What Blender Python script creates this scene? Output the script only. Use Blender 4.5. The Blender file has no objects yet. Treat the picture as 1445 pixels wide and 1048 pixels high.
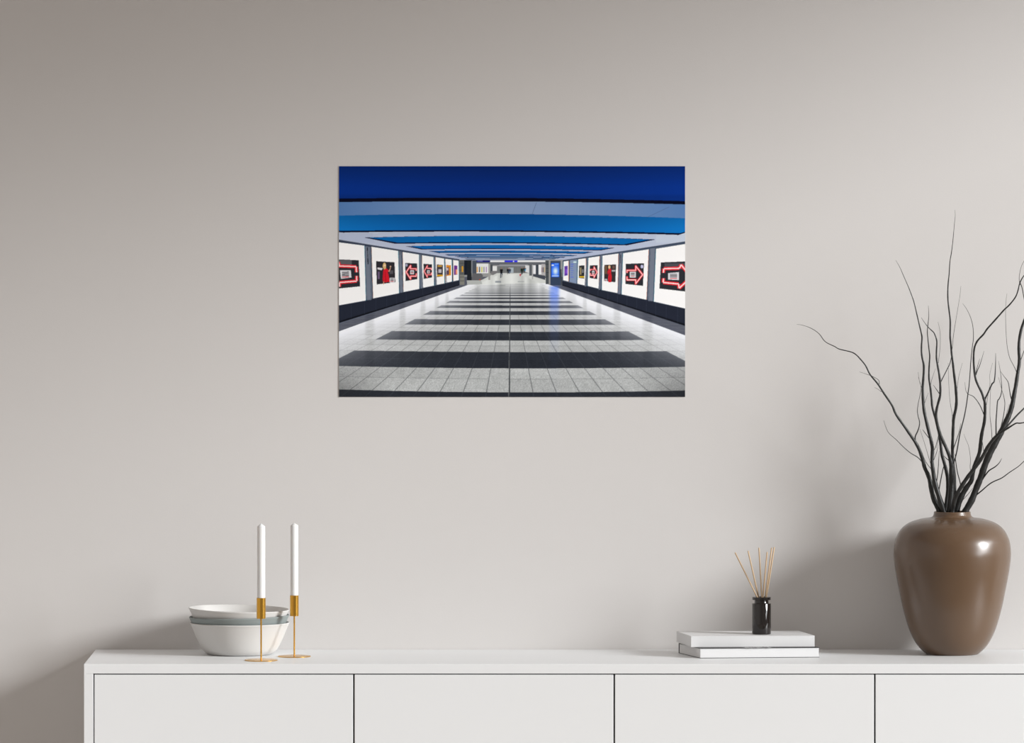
import bpy, bmesh, math, random
import numpy as np
from mathutils import Vector

random.seed(4)
S = bpy.context.scene
COL = S.collection

# ------------------------------------------------------------------ camera model (metres)
F = 9900.0                      # focal length in pixels of the 1445-wide frame
CX, HY = 722.5, 188.0           # principal column, eye-level row
CAM_Y, CAM_Z = -16.578, 1.969
TOP = 0.75                      # sideboard top height
DEP = 0.46                      # sideboard depth

def sc_at(y):
    return F / (y - CAM_Y)

def P(px, py, y):               # a point at distance y from the wall plane
    s = sc_at(y)
    return Vector(((px - CX) / s, y, CAM_Z - (py - HY) / s))

def Q(px, py, z):               # a point on the horizontal plane z
    s = (py - HY) / (CAM_Z - z)
    return Vector(((px - CX) / s, CAM_Y + F / s, z))

# ------------------------------------------------------------------ materials
def lin(c):
    c = c / 255.0
    return c / 12.92 if c <= 0.04045 else ((c + 0.055) / 1.055) ** 2.4

def rgb(r, g, b):
    return (lin(r), lin(g), lin(b), 1.0)

def mat(name, col, rough=0.5, metal=0.0, spec=0.5, coat=0.0, coat_rough=0.1, bump=0.0, bscale=200.0, var=0.0, vscale=8.0, stretch=None):
    m = bpy.data.materials.new(name)
    m.use_nodes = True
    nt = m.node_tree
    b = nt.nodes['Principled BSDF']
    b.inputs['Base Color'].default_value = col
    b.inputs['Roughness'].default_value = rough
    b.inputs['Metallic'].default_value = metal
    b.inputs['Specular IOR Level'].default_value = spec
    b.inputs['Coat Weight'].default_value = coat
    b.inputs['Coat Roughness'].default_value = coat_rough
    tc = nt.nodes.new('ShaderNodeTexCoord')
    src = tc.outputs['Object']
    if stretch:
        mp = nt.nodes.new('ShaderNodeMapping')
        mp.inputs['Scale'].default_value = stretch
        nt.links.new(src, mp.inputs['Vector'])
        src = mp.outputs['Vector']
    if bump > 0:
        n = nt.nodes.new('ShaderNodeTexNoise')
        n.inputs['Scale'].default_value = bscale
        n.inputs['Detail'].default_value = 3
        bp = nt.nodes.new('ShaderNodeBump')
        bp.inputs['Strength'].default_value = bump
        bp.inputs['Distance'].default_value = 0.002
        nt.links.new(src, n.inputs['Vector'])
        nt.links.new(n.outputs['Fac'], bp.inputs['Height'])
        nt.links.new(bp.outputs['Normal'], b.inputs['Normal'])
    if var > 0:
        n2 = nt.nodes.new('ShaderNodeTexNoise')
        n2.inputs['Scale'].default_value = vscale
        n2.inputs['Detail'].default_value = 4
        mx = nt.nodes.new('ShaderNodeMix')
        mx.data_type = 'RGBA'
        mx.inputs['A'].default_value = tuple(c * (1 - var) for c in col[:3]) + (1,)
        mx.inputs['B'].default_value = tuple(min(1, c * (1 + var)) for c in col[:3]) + (1,)
        nt.links.new(src, n2.inputs['Vector'])
        nt.links.new(n2.outputs['Fac'], mx.inputs['Factor'])
        nt.links.new(mx.outputs['Result'], b.inputs['Base Color'])
    return m

M = {}
M['wall'] = mat('warm_grey_plaster', (0.640, 0.620, 0.604, 1), 0.9, spec=0.2, bump=0.06, bscale=260, var=0.012, vscale=3.0)
M['ceil'] = mat('ceiling_paint', (0.90, 0.88, 0.86, 1), 0.9, spec=0.2)
M['floor'] = mat('pale_oak_floor', (0.56, 0.51, 0.46, 1), 0.5, spec=0.4, var=0.12, vscale=3.0, stretch=(1, 9, 1))
M['white'] = mat('white_lacquer', (0.815, 0.825, 0.83, 1), 0.42, spec=0.35, bump=0.01, bscale=90)
M['inner'] = mat('cabinet_inside_gap_shade', (0.10, 0.10, 0.10, 1), 0.8)  # shade behind the door gaps put into a dark base colour
M['bowl_w'] = mat('white_stoneware', (0.60, 0.587, 0.567, 1), 0.6, spec=0.35, var=0.015, vscale=40)
M['bowl_g'] = mat('sage_grey_stoneware', (0.245, 0.275, 0.27, 1), 0.6, spec=0.35, var=0.02, vscale=40)
M['gold'] = mat('brushed_brass', (0.70, 0.385, 0.062, 1), 0.23, metal=1.0, bump=0.02, bscale=300, stretch=(1, 1, 0.04))
M['wax'] = mat('white_wax', (0.80, 0.80, 0.79, 1), 0.5, spec=0.4)
M['wax'].node_tree.nodes['Principled BSDF'].inputs['Subsurface Weight'].default_value = 0.15
M['wax'].node_tree.nodes['Principled BSDF'].inputs['Subsurface Radius'].default_value = (0.004, 0.003, 0.002)
M['wick'] = mat('wick_cotton', (0.6, 0.58, 0.54, 1), 0.9)
M['vase'] = mat('brown_glazed_ceramic', (0.100, 0.053, 0.0235, 1), 0.55, spec=0.2, coat=1.0, coat_rough=0.26, var=0.03, vscale=6)
M['vase'].node_tree.nodes['Principled BSDF'].inputs['Coat IOR'].default_value = 1.58
M['bark'] = mat('charcoal_bark', (0.013, 0.013, 0.0122, 1), 0.42, spec=0.45, bump=0.25, bscale=220, var=0.35, vscale=60)
M['glass'] = mat('black_brown_glass', (0.010, 0.007, 0.006, 1), 0.08, spec=0.5, coat=0.25, coat_rough=0.03)
M['reed'] = mat('pale_rattan', (0.56, 0.40, 0.25, 1), 0.7, var=0.15, vscale=120)
M['bookw'] = mat('white_book_cloth', (0.72, 0.72, 0.72, 1), 0.55, spec=0.3)
M['page'] = mat('white_page_edges', (0.71, 0.71, 0.71, 1), 0.8, spec=0.2, var=0.02, vscale=30, stretch=(1, 1, 60))
M['bookb'] = mat('black_book_cover', (0.025, 0.025, 0.026, 1), 0.45)
M['ink'] = mat('white_lettering_ink', (0.85, 0.85, 0.85, 1), 0.6)
M['frame'] = mat('window_frame_white', (0.8, 0.8, 0.79, 1), 0.4)

# ------------------------------------------------------------------ mesh helpers
def link(name, me, m=None, parent=None, smooth=False):
    o = bpy.data.objects.new(name, me)
    COL.objects.link(o)
    if m:
        me.materials.append(m)
    if parent is not None:
        o.parent = parent
    if smooth:
        me.polygons.foreach_set('use_smooth', [True] * len(me.polygons))
    return o

def from_bm(name, bm, m=None, parent=None, smooth=False):
    bmesh.ops.recalc_face_normals(bm, faces=bm.faces)
    me = bpy.data.meshes.new(name)
    bm.to_mesh(me)
    bm.free()
    return link(name, me, m, parent, smooth)

def tag(o, label, cat, group=None):
    o['label'] = label
    o['category'] = cat
    if group:
        o['group'] = group
    return o

def struct(o):
    o['kind'] = 'structure'
    return o

def empty(name, loc):
    o = bpy.data.objects.new(name, None)
    COL.objects.link(o)
    o.location = loc
    o.empty_display_size = 0.05
    return o

def add_box(bm, x0, x1, y0, y1, z0, z1):
    v = [bm.verts.new(c) for c in ((x0, y0, z0), (x1, y0, z0), (x1, y1, z0), (x0, y1, z0),
                                   (x0, y0, z1), (x1, y0, z1), (x1, y1, z1), (x0, y1, z1))]
    for f in ((0, 1, 2, 3), (4, 7, 6, 5), (0, 4, 5, 1), (1, 5, 6, 2), (2, 6, 7, 3), (3, 7, 4, 0)):
        bm.faces.new([v[i] for i in f])

def add_prism(bm, corners, z0, z1):            # corners: xy points
    lo = [bm.verts.new((c[0], c[1], z0)) for c in corners]
    hi = [bm.verts.new((c[0], c[1], z1)) for c in corners]
    n = len(corners)
    bm.faces.new(lo[::-1]); bm.faces.new(hi)
    for i in range(n):
        bm.faces.new((lo[i], lo[(i + 1) % n], hi[(i + 1) % n], hi[i]))

def bevel(o, w, seg=2):
    b = o.modifiers.new('bevel', 'BEVEL')
    b.width = w; b.segments = seg; b.limit_method = 'ANGLE'; b.angle_limit = math.radians(40)
    return o

def add_lathe(bm, prof, n=96, close=False):    # prof: (radius, z), radius 0 allowed at ends
    rings = []
    for r, z in prof:
        if r < 1e-6:
            rings.append([bm.verts.new((0, 0, z))])
        else:
            rings.append([bm.verts.new((r * math.cos(2 * math.pi * k / n), r * math.sin(2 * math.pi * k / n), z)) for k in range(n)])
    pairs = list(zip(rings, rings[1:]))
    if close:
        pairs.append((rings[-1], rings[0]))
    for a, b in pairs:
        for k in range(n):
            j = (k + 1) % n
            if len(a) == 1 and len(b) == 1:
                continue
            if len(a) == 1:
                bm.faces.new((a[0], b[j], b[k]))
            elif len(b) == 1:
                bm.faces.new((a[k], a[j], b[0]))
            else:
                bm.faces.new((a[k], a[j], b[j], b[k]))

def catmull(pts, sub):                          # list of equal-length tuples
    out = []
    n = len(pts)
    for i in range(n - 1):
        p0 = pts[max(i - 1, 0)]; p1 = pts[i]; p2 = pts[i + 1]; p3 = pts[min(i + 2, n - 1)]
        for k in range(sub):
            t = k / sub
            out.append(tuple(0.5 * (2 * b + (c - a) * t + (2 * a - 5 * b + 4 * c - d) * t * t + (3 * b - a - 3 * c + d) * t ** 3)
                             for a, b, c, d in zip(p0, p1, p2, p3)))
    out.append(tuple(pts[-1]))
    return out

def smooth_prof(prof, sub=5):
    return [(max(r, 0.0), z) for r, z in catmull(prof, sub)]

def add_tube(bm, pts, rad, n=10):
    prev = None
    up = Vector((0, 1, 0))
    rings = []
    for i, p in enumerate(pts):
        a = pts[max(i - 1, 0)]; b = pts[min(i + 1, len(pts) - 1)]
        d = (Vector(b) - Vector(a)).normalized()
        side = d.cross(up)
        if side.length < 1e-4:
            side = d.cross(Vector((1, 0, 0)))
        side.normalize()
        up = side.cross(d).normalized()
        rings.append([bm.verts.new(Vector(p) + rad[i] * (math.cos(2 * math.pi * k / n) * side + math.sin(2 * math.pi * k / n) * up)) for k in range(n)])
    for a, b in zip(rings, rings[1:]):
        for k in range(n):
            j = (k + 1) % n
            bm.faces.new((a[k], a[j], b[j], b[k]))
    bm.faces.new(rings[0][::-1]); bm.faces.new(rings[-1])

# ------------------------------------------------------------------ the room
XR = 4.0          # right wall with the tall window
XL = -4.2
YF = -6.5
ZC = 3.75
WY0, WY1 = -4.0, -0.30
WZ0, WZ1 = 0.35, 3.18

bm = bmesh.new(); add_box(bm, XL, XR + 0.3, 0.0, 0.15, -0.1, ZC + 0.1)
struct(from_bm('wall_back', bm, M['wall']))
bm = bmesh.new(); add_box(bm, XL, XR + 0.2, YF, 0.0, -0.1, 0.0)
struct(from_bm('floor', bm, M['floor']))
bm = bmesh.new(); add_box(bm, XL, XR + 0.2, YF, 0.0, ZC, ZC + 0.1)
struct(from_bm('ceiling', bm, M['ceil']))
bm = bmesh.new()
add_box(bm, 0.0, 0.2, WY1, 0.0, 0.0, ZC)
add_box(bm, 0.0, 0.2, -4.6, WY0, 0.0, ZC)
add_box(bm, 0.0, 0.2, WY0, WY1, 0.0, WZ0)
add_box(bm, 0.0, 0.2, WY0, WY1, WZ1, ZC)
WANG = math.radians(-35)  # unseen window wall, turned to shape the lintel's shadow edge on wall_back
def turned(o):
    o.location = (XR, 0, 0); o.rotation_euler = (0, 0, WANG)
    return struct(o)
turned(from_bm('wall_right', bm, M['wall']))
bm = bmesh.new()
t = 0.05
add_box(bm, 0.10, 0.16, WY0, WY1, WZ0, WZ0 + t)
add_box(bm, 0.10, 0.16, WY0, WY1, WZ1 - t, WZ1)
add_box(bm, 0.10, 0.16, WY0, WY0 + t, WZ0 + t, WZ1 - t)
add_box(bm, 0.10, 0.16, WY1 - t, WY1, WZ0 + t, WZ1 - t)
turned(from_bm('window_1', bm, M['frame']))

# ------------------------------------------------------------------ sideboard
sF = sc_at(-DEP)
def fx(px): return (px - CX) / sF
SB0 = fx(118.2); SBW = fx(118.2 + 13.5 * 2 + 367.5 * 4 + 1.0) - SB0
SB1 = SB0 + SBW
TH = 13.4 / sF
BOT = 0.08
sb = tag(empty('sideboard', (0, -DEP / 2, 0)), 'long white sideboard with four flat doors standing against the grey wall', 'sideboard')
def loc(o):                                     # build in world space, parent to an empty
    o.matrix_parent_inverse.identity()
    o.location = -o.parent.location
    return o
bm = bmesh.new()
# continuous top / sides / bottom shell with a back board
add_box(bm, SB0, SB1, -DEP, -0.001, TOP - TH, TOP)
add_box(bm, SB0, SB0 + TH, -DEP, -0.001, BOT, TOP - TH)
add_box(bm, SB1 - TH, SB1, -DEP, -0.001, BOT, TOP - TH)
add_box(bm, SB0 + TH, SB1 - TH, -DEP, -0.001, BOT, BOT + TH)
bmesh.ops.remove_doubles(bm, verts=bm.verts, dist=1e-6)
o = loc(from_bm('carcass', bm, M['white'], sb)); bevel(o, 0.0012)
bm = bmesh.new()
add_box(bm, SB0 + TH, SB1 - TH, -0.014, -0.002, BOT + TH, TOP - TH)
for k in range(1, 4):
    xc = fx(499.2 + 367.5 * (k - 1))
    add_box(bm, xc - 0.009, xc + 0.009, -DEP + 0.03, -0.014, BOT + TH, TOP - TH)
loc(from_bm('inner_frame', bm, M['inner'], sb))
edges = [fx(131.6), fx(499.2), fx(866.7), fx(1234.4), fx(1602.0)]
for k in range(4):
    g = 0.0018
    x0 = edges[k] + (0.0024 if k == 0 else g); x1 = edges[k + 1] - (0.0024 if k == 3 else g)
    bm = bmesh.new()
    add_box(bm, x0, x1, -DEP + 0.0004, -DEP + 0.02, BOT + TH + 0.0024, TOP - TH - 0.0026)
    o = loc(from_bm('door', bm, M['white'], sb)); bevel(o, 0.0010)
bm = bmesh.new(); add_box(bm, SB0 + 0.05, SB1 - 0.05, -DEP + 0.05, -0.03, 0.0, BOT)
loc(from_bm('plinth', bm, M['white'], sb))

# ------------------------------------------------------------------ bowls
bs = sc_at(-0.152)
def bowl_mesh(th=0.0042):
    prof_px = [(0, 0.3), (30, 0.0), (41, 0.0), (45.5, 0.9), (49, 3.2), (53, 7.3), (58.4, 16.8), (64, 30), (68.2, 40.0), (70.3, 44.0)]
    outer = [(r / bs, z / bs) for r, z in prof_px]
    inner = []
    for i, (r, z) in enumerate(outer):
        a = outer[max(i - 1, 0)]; b = outer[min(i + 1, len(outer) - 1)]
        d = Vector((b[0] - a[0], b[1] - a[1])).normalized()
        nrm = Vector((-d.y, d.x))
        tt = th * (1.0 if i < len(outer) - 3 else (0.9, 0.75, 0.55)[i - len(outer) + 3])
        inner.append((max(r + nrm.x * tt, 0.0), z + nrm.y * tt))
    rim = [(outer[-1][0] - 0.0003, outer[-1][1] + 0.0008), (inner[-1][0] + 0.0006, inner[-1][1] + 0.0010)]
    o_s = smooth_prof(outer[1:], 4)
    i_s = smooth_prof(inner[1:], 4)[::-1]
    return [(0.0, outer[0][1])] + o_s + rim + i_s + [(0.0, inner[1][1])]

def bowl(px, zoff, m, roll, pitch, label, y=-0.152, grow=1.0):
    bm = bmesh.new()
    add_lathe(bm, [(r * grow, z) for r, z in bowl_mesh()], 128)
    o = from_bm('bowl', bm, m, None, True)
    p = P(px, HY, y)
    o.location = (p.x, y, TOP + zoff)
    o.rotation_euler = (pitch, roll, 0)
    return tag(o, label, 'bowl', 'stacked bowls')
bowl(338.3, 0.0, M['bowl_w'], 0.0, 0.0, 'deep white stoneware bowl at the bottom of the stack of three')
bowl(338.5, 9.3 / bs, M['bowl_g'], math.radians(-1.2), 0.0, 'sage grey bowl nested in the middle of the stack, only its rim band showing', grow=1.008)
bowl(336.3, 19.6 / bs, M['bowl_w'], math.radians(1.3), math.radians(0.4), 'white bowl tilted slightly on top of the bowl stack, its inside showing', grow=1.008)

# ------------------------------------------------------------------ candle holders and candles
def edge(o, a=40):
    e = o.modifiers.new('edge', 'EDGE_SPLIT'); e.split_angle = math.radians(a)
    return o
def candlestick(px, base_py, cup_t, cup_b, cup_w, sh, tip, cw, lab_h, lab_c):
    c = Q(px, base_py, TOP)
    s = sc_at(c.y)
    zz = lambda py: CAM_Z - (py - HY) / s - TOP
    h = tag(empty('candle_holder', (c.x, c.y, TOP)), lab_h, 'candle holder', 'brass candle holders')
    r = 23.3 / s
    bm = bmesh.new(); add_lathe(bm, [(0, 0), (r - 0.0006, 0), (r, 0.0005), (r, 0.0014), (r - 0.0006, 0.002), (0, 0.002)], 96)
    edge(from_bm('base_plate', bm, M['gold'], h, True))
    bm = bmesh.new(); rr = 1.15 / s
    add_lathe(bm, [(0, 0.0015), (rr, 0.0015), (rr, zz(cup_b) + 0.001), (0, zz(cup_b) + 0.001)], 24)
    edge(from_bm('rod', bm, M['gold'], h, True))
    bm = bmesh.new(); R = cup_w / 2 / s; z0, z1 = zz(cup_b), zz(cup_t)
    ri = R - 0.0009
    add_lathe(bm, [(0, z0), (R - 0.0003, z0), (R, z0 + 0.0003), (R, z1 - 0.0003), (R - 0.0003, z1), (ri, z1), (ri, z0 + 0.002), (0, z0 + 0.002)], 64)
    o = from_bm('cup', bm, M['gold'], h, True)
    e = o.modifiers.new('edge', 'EDGE_SPLIT'); e.split_angle = math.radians(40)
    cd = tag(empty('candle', (c.x, c.y, TOP + z0 + 0.0022)), lab_c, 'candle', 'white taper candles')
    L = z0 + 0.0022
    bm = bmesh.new(); rc = min(cw / 2 / s, ri - 0.0001); zs, zt = zz(sh) - L, zz(tip + 0.9) - L
    add_lathe(bm, [(0, 0), (rc, 0), (rc, zs - 0.0006), (rc - 0.0003, zs), (rc * 0.55, zs + (zt - zs) * 0.5), (0.0012, zt - 0.0002), (0, zt)], 48)
    o = from_bm('wax_stick', bm, M['wax'], cd, True)
    e = o.modifiers.new('edge', 'EDGE_SPLIT'); e.split_angle = math.radians(40)
    bm = bmesh.new(); add_lathe(bm, [(0, zt - 0.002), (0.0006, zt - 0.002), (0.0005, zz(tip) - L + 0.0012), (0, zz(tip) - L + 0.0012)], 10)
    from_bm('wick', bm, M['wick'], cd, True)
candlestick(368.5, 931.6, 843.2, 872.5, 12.8, 742.6, 737.6, 11.4,
            'brass candle holder in front of the bowls, left of the pair',
            'white taper candle in the left brass holder, in front of the bowls')
candlestick(415.3, 926.2, 839.6, 868.8, 12.3, 741.2, 736.6, 11.2,
            'brass candle holder right of the bowls and set further back',
            'white taper candle in the right brass holder, clear of the bowls')

# ------------------------------------------------------------------ books
def book(name, z0, FLpx, FRx, depth_dx, rot, h, cover_m, board, inset, label, spine_black=False):
    FL = Q(FLpx[0], FLpx[1], z0)
    s = sc_at(FL.y)
    w = (FRx - FLpx[0]) / s
    ca, sa = math.cos(rot), math.sin(rot)
    fr = Vector((w, w * math.tan(rot), 0))
    bk = Vector((depth_dx, 0.163, 0))
    e = tag(empty(name, (FL.x, FL.y, z0)), label, 'book', 'stacked books')
    def quad(a0, a1, b0, b1):                   # fractions along front edge / depth in metres inset
        def pt(a, b): return (fr * a + bk * b)
        return [pt(a0, b0), pt(a1, b0), pt(a1, b1), pt(a0, b1)]
    ia, ib = inset / w, inset / 0.163
    sp = 0.003 / 0.163
    bm = bmesh.new()
    add_prism(bm, quad(0, 1, 0, 1), 0.0003, board)
    add_prism(bm, quad(0, 1, 0, 1), h - board, h)
    add_prism(bm, quad(0, 1, 1 - sp, 1), board, h - board)
    bevel(from_bm('cover', bm, cover_m, e), 0.0004)
    bm = bmesh.new()
    add_prism(bm, quad(ia, 1 - ia, ib, 1 - sp), board, h - board)
    from_bm('page_block', bm, M['page'], e)
    return e, fr, bk
low, fr, bk = book('book', TOP, (987.8, 928.7), 1157.4, -0.046, math.radians(6.0), 0.0236, M['bookb'], 0.0012, 0.0014,
           'white-paged black-covered book lying at the bottom, under the other book')
up, fr2, bk2 = book('book', TOP + 0.0238, (975.2, 913.0), 1150.1, -0.030, math.radians(3.0), 0.0260, M['bookw'], 0.0014, 0.0002,
           'all-white book lying on top of the black-covered one, under the reed diffuser')
# lettering on the lower cover, half hidden by the upper book
cu = bpy.data.curves.new('lettering', 'FONT')
cu.body = 'HISTORY OF'
cu.size = 1.0
to = bpy.data.objects.new('tmp_text', cu)
COL.objects.link(to)
dg = bpy.context.evaluated_depsgraph_get()
me = bpy.data.meshes.new_from_object(to.evaluated_get(dg))
COL.objects.unlink(to); bpy.data.objects.remove(to)
xs = [v.co.x for v in me.vertices]; ys = [v.co.y for v in me.vertices]
x0, x1, y0, y1 = min(xs), max(xs), min(ys), max(ys)
A = Q(1053.5, 914.2, TOP + 0.0237); B = Q(1091.2, 914.2, TOP + 0.0237)
W = B.x - A.x
for v in me.vertices:
    u = (v.co.x - x0) / (x1 - x0); w = (v.co.y - y0) / (y1 - y0)
    p = Vector((A.x - low.location.x + u * W, A.y - low.location.y + 0.0035, 0)) + Vector((0, fr.y * u * W / fr.x, 0)) + bk.normalized() * (w * 0.034)
    v.co = (p.x, p.y, 0.02365)
o = link('title_lettering', me, M['ink'], low)
o['label'] = 'white title lettering'

# ------------------------------------------------------------------ reed diffuser
zt_book = TOP + 0.0238 + 0.0260
dc = Q(1074.6, 894.4, zt_book)
ds = sc_at(dc.y)
bm = bmesh.new()
R = 13.35 / ds; Rn = 9.9 / ds; Rr = 13.1 / ds
zz = lambda py: CAM_Z - (py - HY) / ds - zt_book
zb, zn, zr0, zr1 = zz(850.8), zz(849.6), zz(846.0), zz(841.9)
prof = [(0, 0.0004), (R - 0.001, 0.0004), (R - 0.0003, 0.0012), (R, 0.0022), (R, zb - 0.0012), (R - 0.0004, zb - 0.0004), (R - 0.0014, zb),
        (Rn + 0.0008, zb + 0.0002), (Rn, zn), (Rn, zr0 - 0.0004), (Rn + 0.0006, zr0), (Rr - 0.0006, zr0), (Rr, zr0 + 0.0006), (Rr, zr1 - 0.0008), (Rr - 0.0008, zr1),
        (Rn - 0.001, zr1), (Rn - 0.0022, zr1 - 0.001), (Rn - 0.0022, zb), (R - 0.004, zb - 0.006), (R - 0.004, 0.006), (0, 0.006)]
add_lathe(bm, prof, 96)
bot = from_bm('diffuser_bottle', bm, M['glass'], None, True)
e = bot.modifiers.new('edge', 'EDGE_SPLIT'); e.split_angle = math.radians(35)
bot.location = (dc.x, dc.y, zt_book)
tag(bot, 'black glass reed diffuser bottle standing on the stacked white books', 'diffuser')
reeds = [((1037.2, 779.2), 1068.3, -0.003, 0.012, 'wooden reed leaning furthest left out of the diffuser bottle'),
         ((1055.6, 776.8), 1070.3, 0.004, -0.010, 'wooden reed second from the left in the diffuser bottle'),
         ((1071.0, 772.4), 1075.0, -0.004, 0.010, 'wooden reed standing almost upright in the diffuser, third from the left'),
         ((1082.6, 778.4), 1076.7, 0.004, 0.012, 'shorter wooden reed leaning slightly right, fourth from the left in the diffuser'),
         ((1089.0, 772.4), 1080.2, -0.006, -0.012, 'wooden reed second from the right, close beside the last one in the diffuser'),
         ((1092.6, 771.6), 1081.6, 0.002, 0.008, 'wooden reed leaning furthest right out of the diffuser bottle')]
for (tx, ty), bx, yo, yt, lab in reeds:
    top = P(tx, ty, dc.y + yt); mid = P(bx, 842.0, dc.y + yo)
    d = (mid - top).normalized()
    end = mid + d * 0.012
    bm = bmesh.new()
    rr = 1.0 / ds
    add_tube(bm, [end - end, (top - end) * 0.985, (top - end)], [rr, rr, rr * 0.55], 10)
    o = from_bm('diffuser_reed', bm, M['reed'], None, True)
    o.location = end
    tag(o, lab, 'reed', 'diffuser reeds')

# ------------------------------------------------------------------ vase
VY = -0.147
vs = sc_at(VY)
vc = P(1343.7, HY, VY)
zv = lambda py: CAM_Z - (py - HY) / vs - TOP
pp = [(36.0, 922.2), (38.6, 920.6), (47.0, 912.6), (54.4, 901.8), (62.2, 884.2), (69.7, 857.9), (75.2, 831.6), (80.2, 805.3), (82.4, 787.7), (82.6, 774.6), (79.8, 759.5),
      (72.2, 746.0), (61.0, 737.2), (45.5, 731.9), (34.0, 730.2), (28.6, 728.6), (26.4, 725.6), (26.0, 723.0), (25.8, 721.6)]
zoff = zv(922.2)
outer = [(r / vs, zv(y) - zoff) for r, y in pp]
o_s = smooth_prof(outer, 6)
rim_r, rim_z = outer[-1]
inner = [(rim_r - 0.0012, rim_z + 0.0009), (rim_r - 0.0022, rim_z + 0.0007), (rim_r - 0.0031, rim_z - 0.0008), (rim_r - 0.0030, rim_z - 0.012)]
low_in = [((r / vs) - 0.006, zv(y) - zoff) for r, y in pp[::-1][5:-2]]
inner += [(max(r, 0.001), z - 0.004) for r, z in low_in if z < rim_z - 0.02]
inner += [(0.03, 0.008)]
bm = bmesh.new()
add_lathe(bm, [(0.0, 0.001), (0.030, 0.0010), (outer[0][0] - 0.003, 0.0002)] + o_s + inner + [(0.0, 0.008)], 160)
vase = from_bm('vase', bm, M['vase'], None, True)
vase.location = (vc.x, VY, TOP)
tag(vase, 'large brown glazed ceramic vase holding bare black branches on the sideboard', 'vase')

# ------------------------------------------------------------------ branches: (px, py, width px) from the neck upward
ST = {}
ST['S1'] = dict(lab='black branch in the vase reaching furthest left towards the print', y0=0.004, y1=-0.055, p=[
    (1326, 725, 7.6), (1325, 719, 7.4), (1319, 707, 6.6), (1315, 694, 6.2), (1312.6, 680, 5.8), (1309.6, 670, 5.4), (1305, 660, 5), (1302.4, 650, 4.7), (1299, 639, 4.6), (1294.6, 629, 4.2), (1289, 620, 3.7),
    (1278, 604, 3.3), (1267.3, 589, 3.1), (1263, 582, 2.9), (1258.6, 571.5, 2.7), (1247.5, 555, 2.5), (1238.6, 541.4, 2.2), (1228, 528.5, 2.0), (1221.4, 515.6, 1.8), (1213.6, 506, 1.7), (1207.6, 500, 1.6), (1200.8, 496.4, 1.5),
    (1184.4, 492.4, 1.3), (1177.6, 488.6, 1.2), (1164.7, 482, 1.1), (1156, 471, 1.0), (1145.8, 463.7, .8), (1133.7, 459, .55), (1124.5, 457.5, .35)],
    tw=[[(1302.5, 653, 1.6), (1295, 645, 1.5), (1285, 639, 1.3), (1275, 630.5, 1.1), (1264.5, 620, .9), (1253, 609, .7), (1247, 593, .4)],
        [(1291.6, 624, 2.3), (1291.6, 616, 2.0), (1294.6, 609, 1.8), (1297, 602, 1.6), (1297.6, 595, 1.4), (1295.6, 587, 1.2), (1294.6, 579, 1.1), (1296, 568, .9), (1298.6, 556, .8), (1299.6, 546, .6), (1296, 532, .35)],
        [(1240.3, 544, .9), (1240.4, 537, .8), (1233.4, 532, .7), (1225, 528.5, .6), (1212.8, 524.5, .35)],
        [(1244, 553, .6), (1239, 549, .5), (1234, 546.5, .3)]])
ST['S2'] = dict(lab='black branch in the vase with second tip from the left, gently S-shaped', y0=-0.013, y1=0.02, p=[
    (1333, 726, 7.4), (1331, 719, 7.4), (1325.5, 702, 6.8), (1319.5, 682, 6.2), (1316.6, 664, 5.0), (1315.2, 650, 4.6), (1315.8, 635, 4.6), (1314.4, 624, 4.5), (1311, 610, 4.3), (1306.4, 591, 4.1), (1303.8, 578, 3.9), (1302.6, 565, 3.7), (1302, 548, 3.3),
    (1303, 533, 3.0), (1303.6, 516, 2.8), (1301.6, 506, 2.5), (1300.4, 497, 2.3), (1300.4, 487, 2.1), (1301, 476, 2.0), (1299.6, 468, 1.8), (1297, 457, 1.6), (1294, 444, 1.5), (1290, 427, 1.3), (1287, 418, 1.2), (1282.4, 406, 1.0),
    (1275, 389, .8), (1269.7, 377, .6), (1264, 367, .3)],
    tw=[[(1316, 624, 1.4), (1311, 618, 1.2), (1305, 610, 1.0), (1302, 606, .5)],
        [(1317.5, 649, .9), (1321, 640, .8), (1323, 633, .6), (1324, 627, .3)],
        [(1318, 635, .9), (1320.6, 629, .8), (1324, 615, .6), (1326, 607, .3)],
        [(1303.6, 571, .8), (1306, 565, .6), (1310, 554, .3)],
        [(1314.6, 662, 1.0), (1308, 654, .9), (1304, 646, .6), (1301, 638, .3)],
        [(1315, 660, .7), (1309, 640, .6), (1303, 620, .5), (1298, 605, .3)],
        [(1321, 684, 1.5), (1323.4, 667, 1.2), (1324.6, 650, .9), (1325.4, 636, .4)],
        [(1324, 697, 1.9), (1327, 680, 1.6), (1330.6, 662, 1.3), (1333, 655, 1.1)],
        [(1303, 552, .6), (1298, 540, .5), (1295.6, 525, .3)]])
ST['Q'] = dict(lab='slender black branch in the vase with a short straight upright tip', y0=0.012, y1=0.0, p=[
    (1334, 726, 4.8), (1334.4, 718, 4.8), (1336, 703, 4.6), (1337.6, 687, 4.6), (1336.4, 670, 4.5), (1333, 655, 4.3), (1329, 640, 4.0), (1327, 623, 3.8), (1325, 610, 3.7), (1322.4, 598, 3.5), (1319, 586, 3.2), (1315.6, 574, 3.0), (1314.6, 563, 2.8), (1313, 548, 2.6), (1311, 535, 2.3), (1310.8, 524, 2.1),
    (1311.4, 513, 2.0), (1312, 502, 1.8), (1311, 493, 1.6), (1309.6, 480, 1.4), (1308.6, 468, 1.2), (1309.6, 457, 1.0), (1310.6, 445, .8), (1310, 431, .35)],
    tw=[[(1313, 545, .7), (1315, 535, .6), (1320, 520, .3)]])
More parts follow.
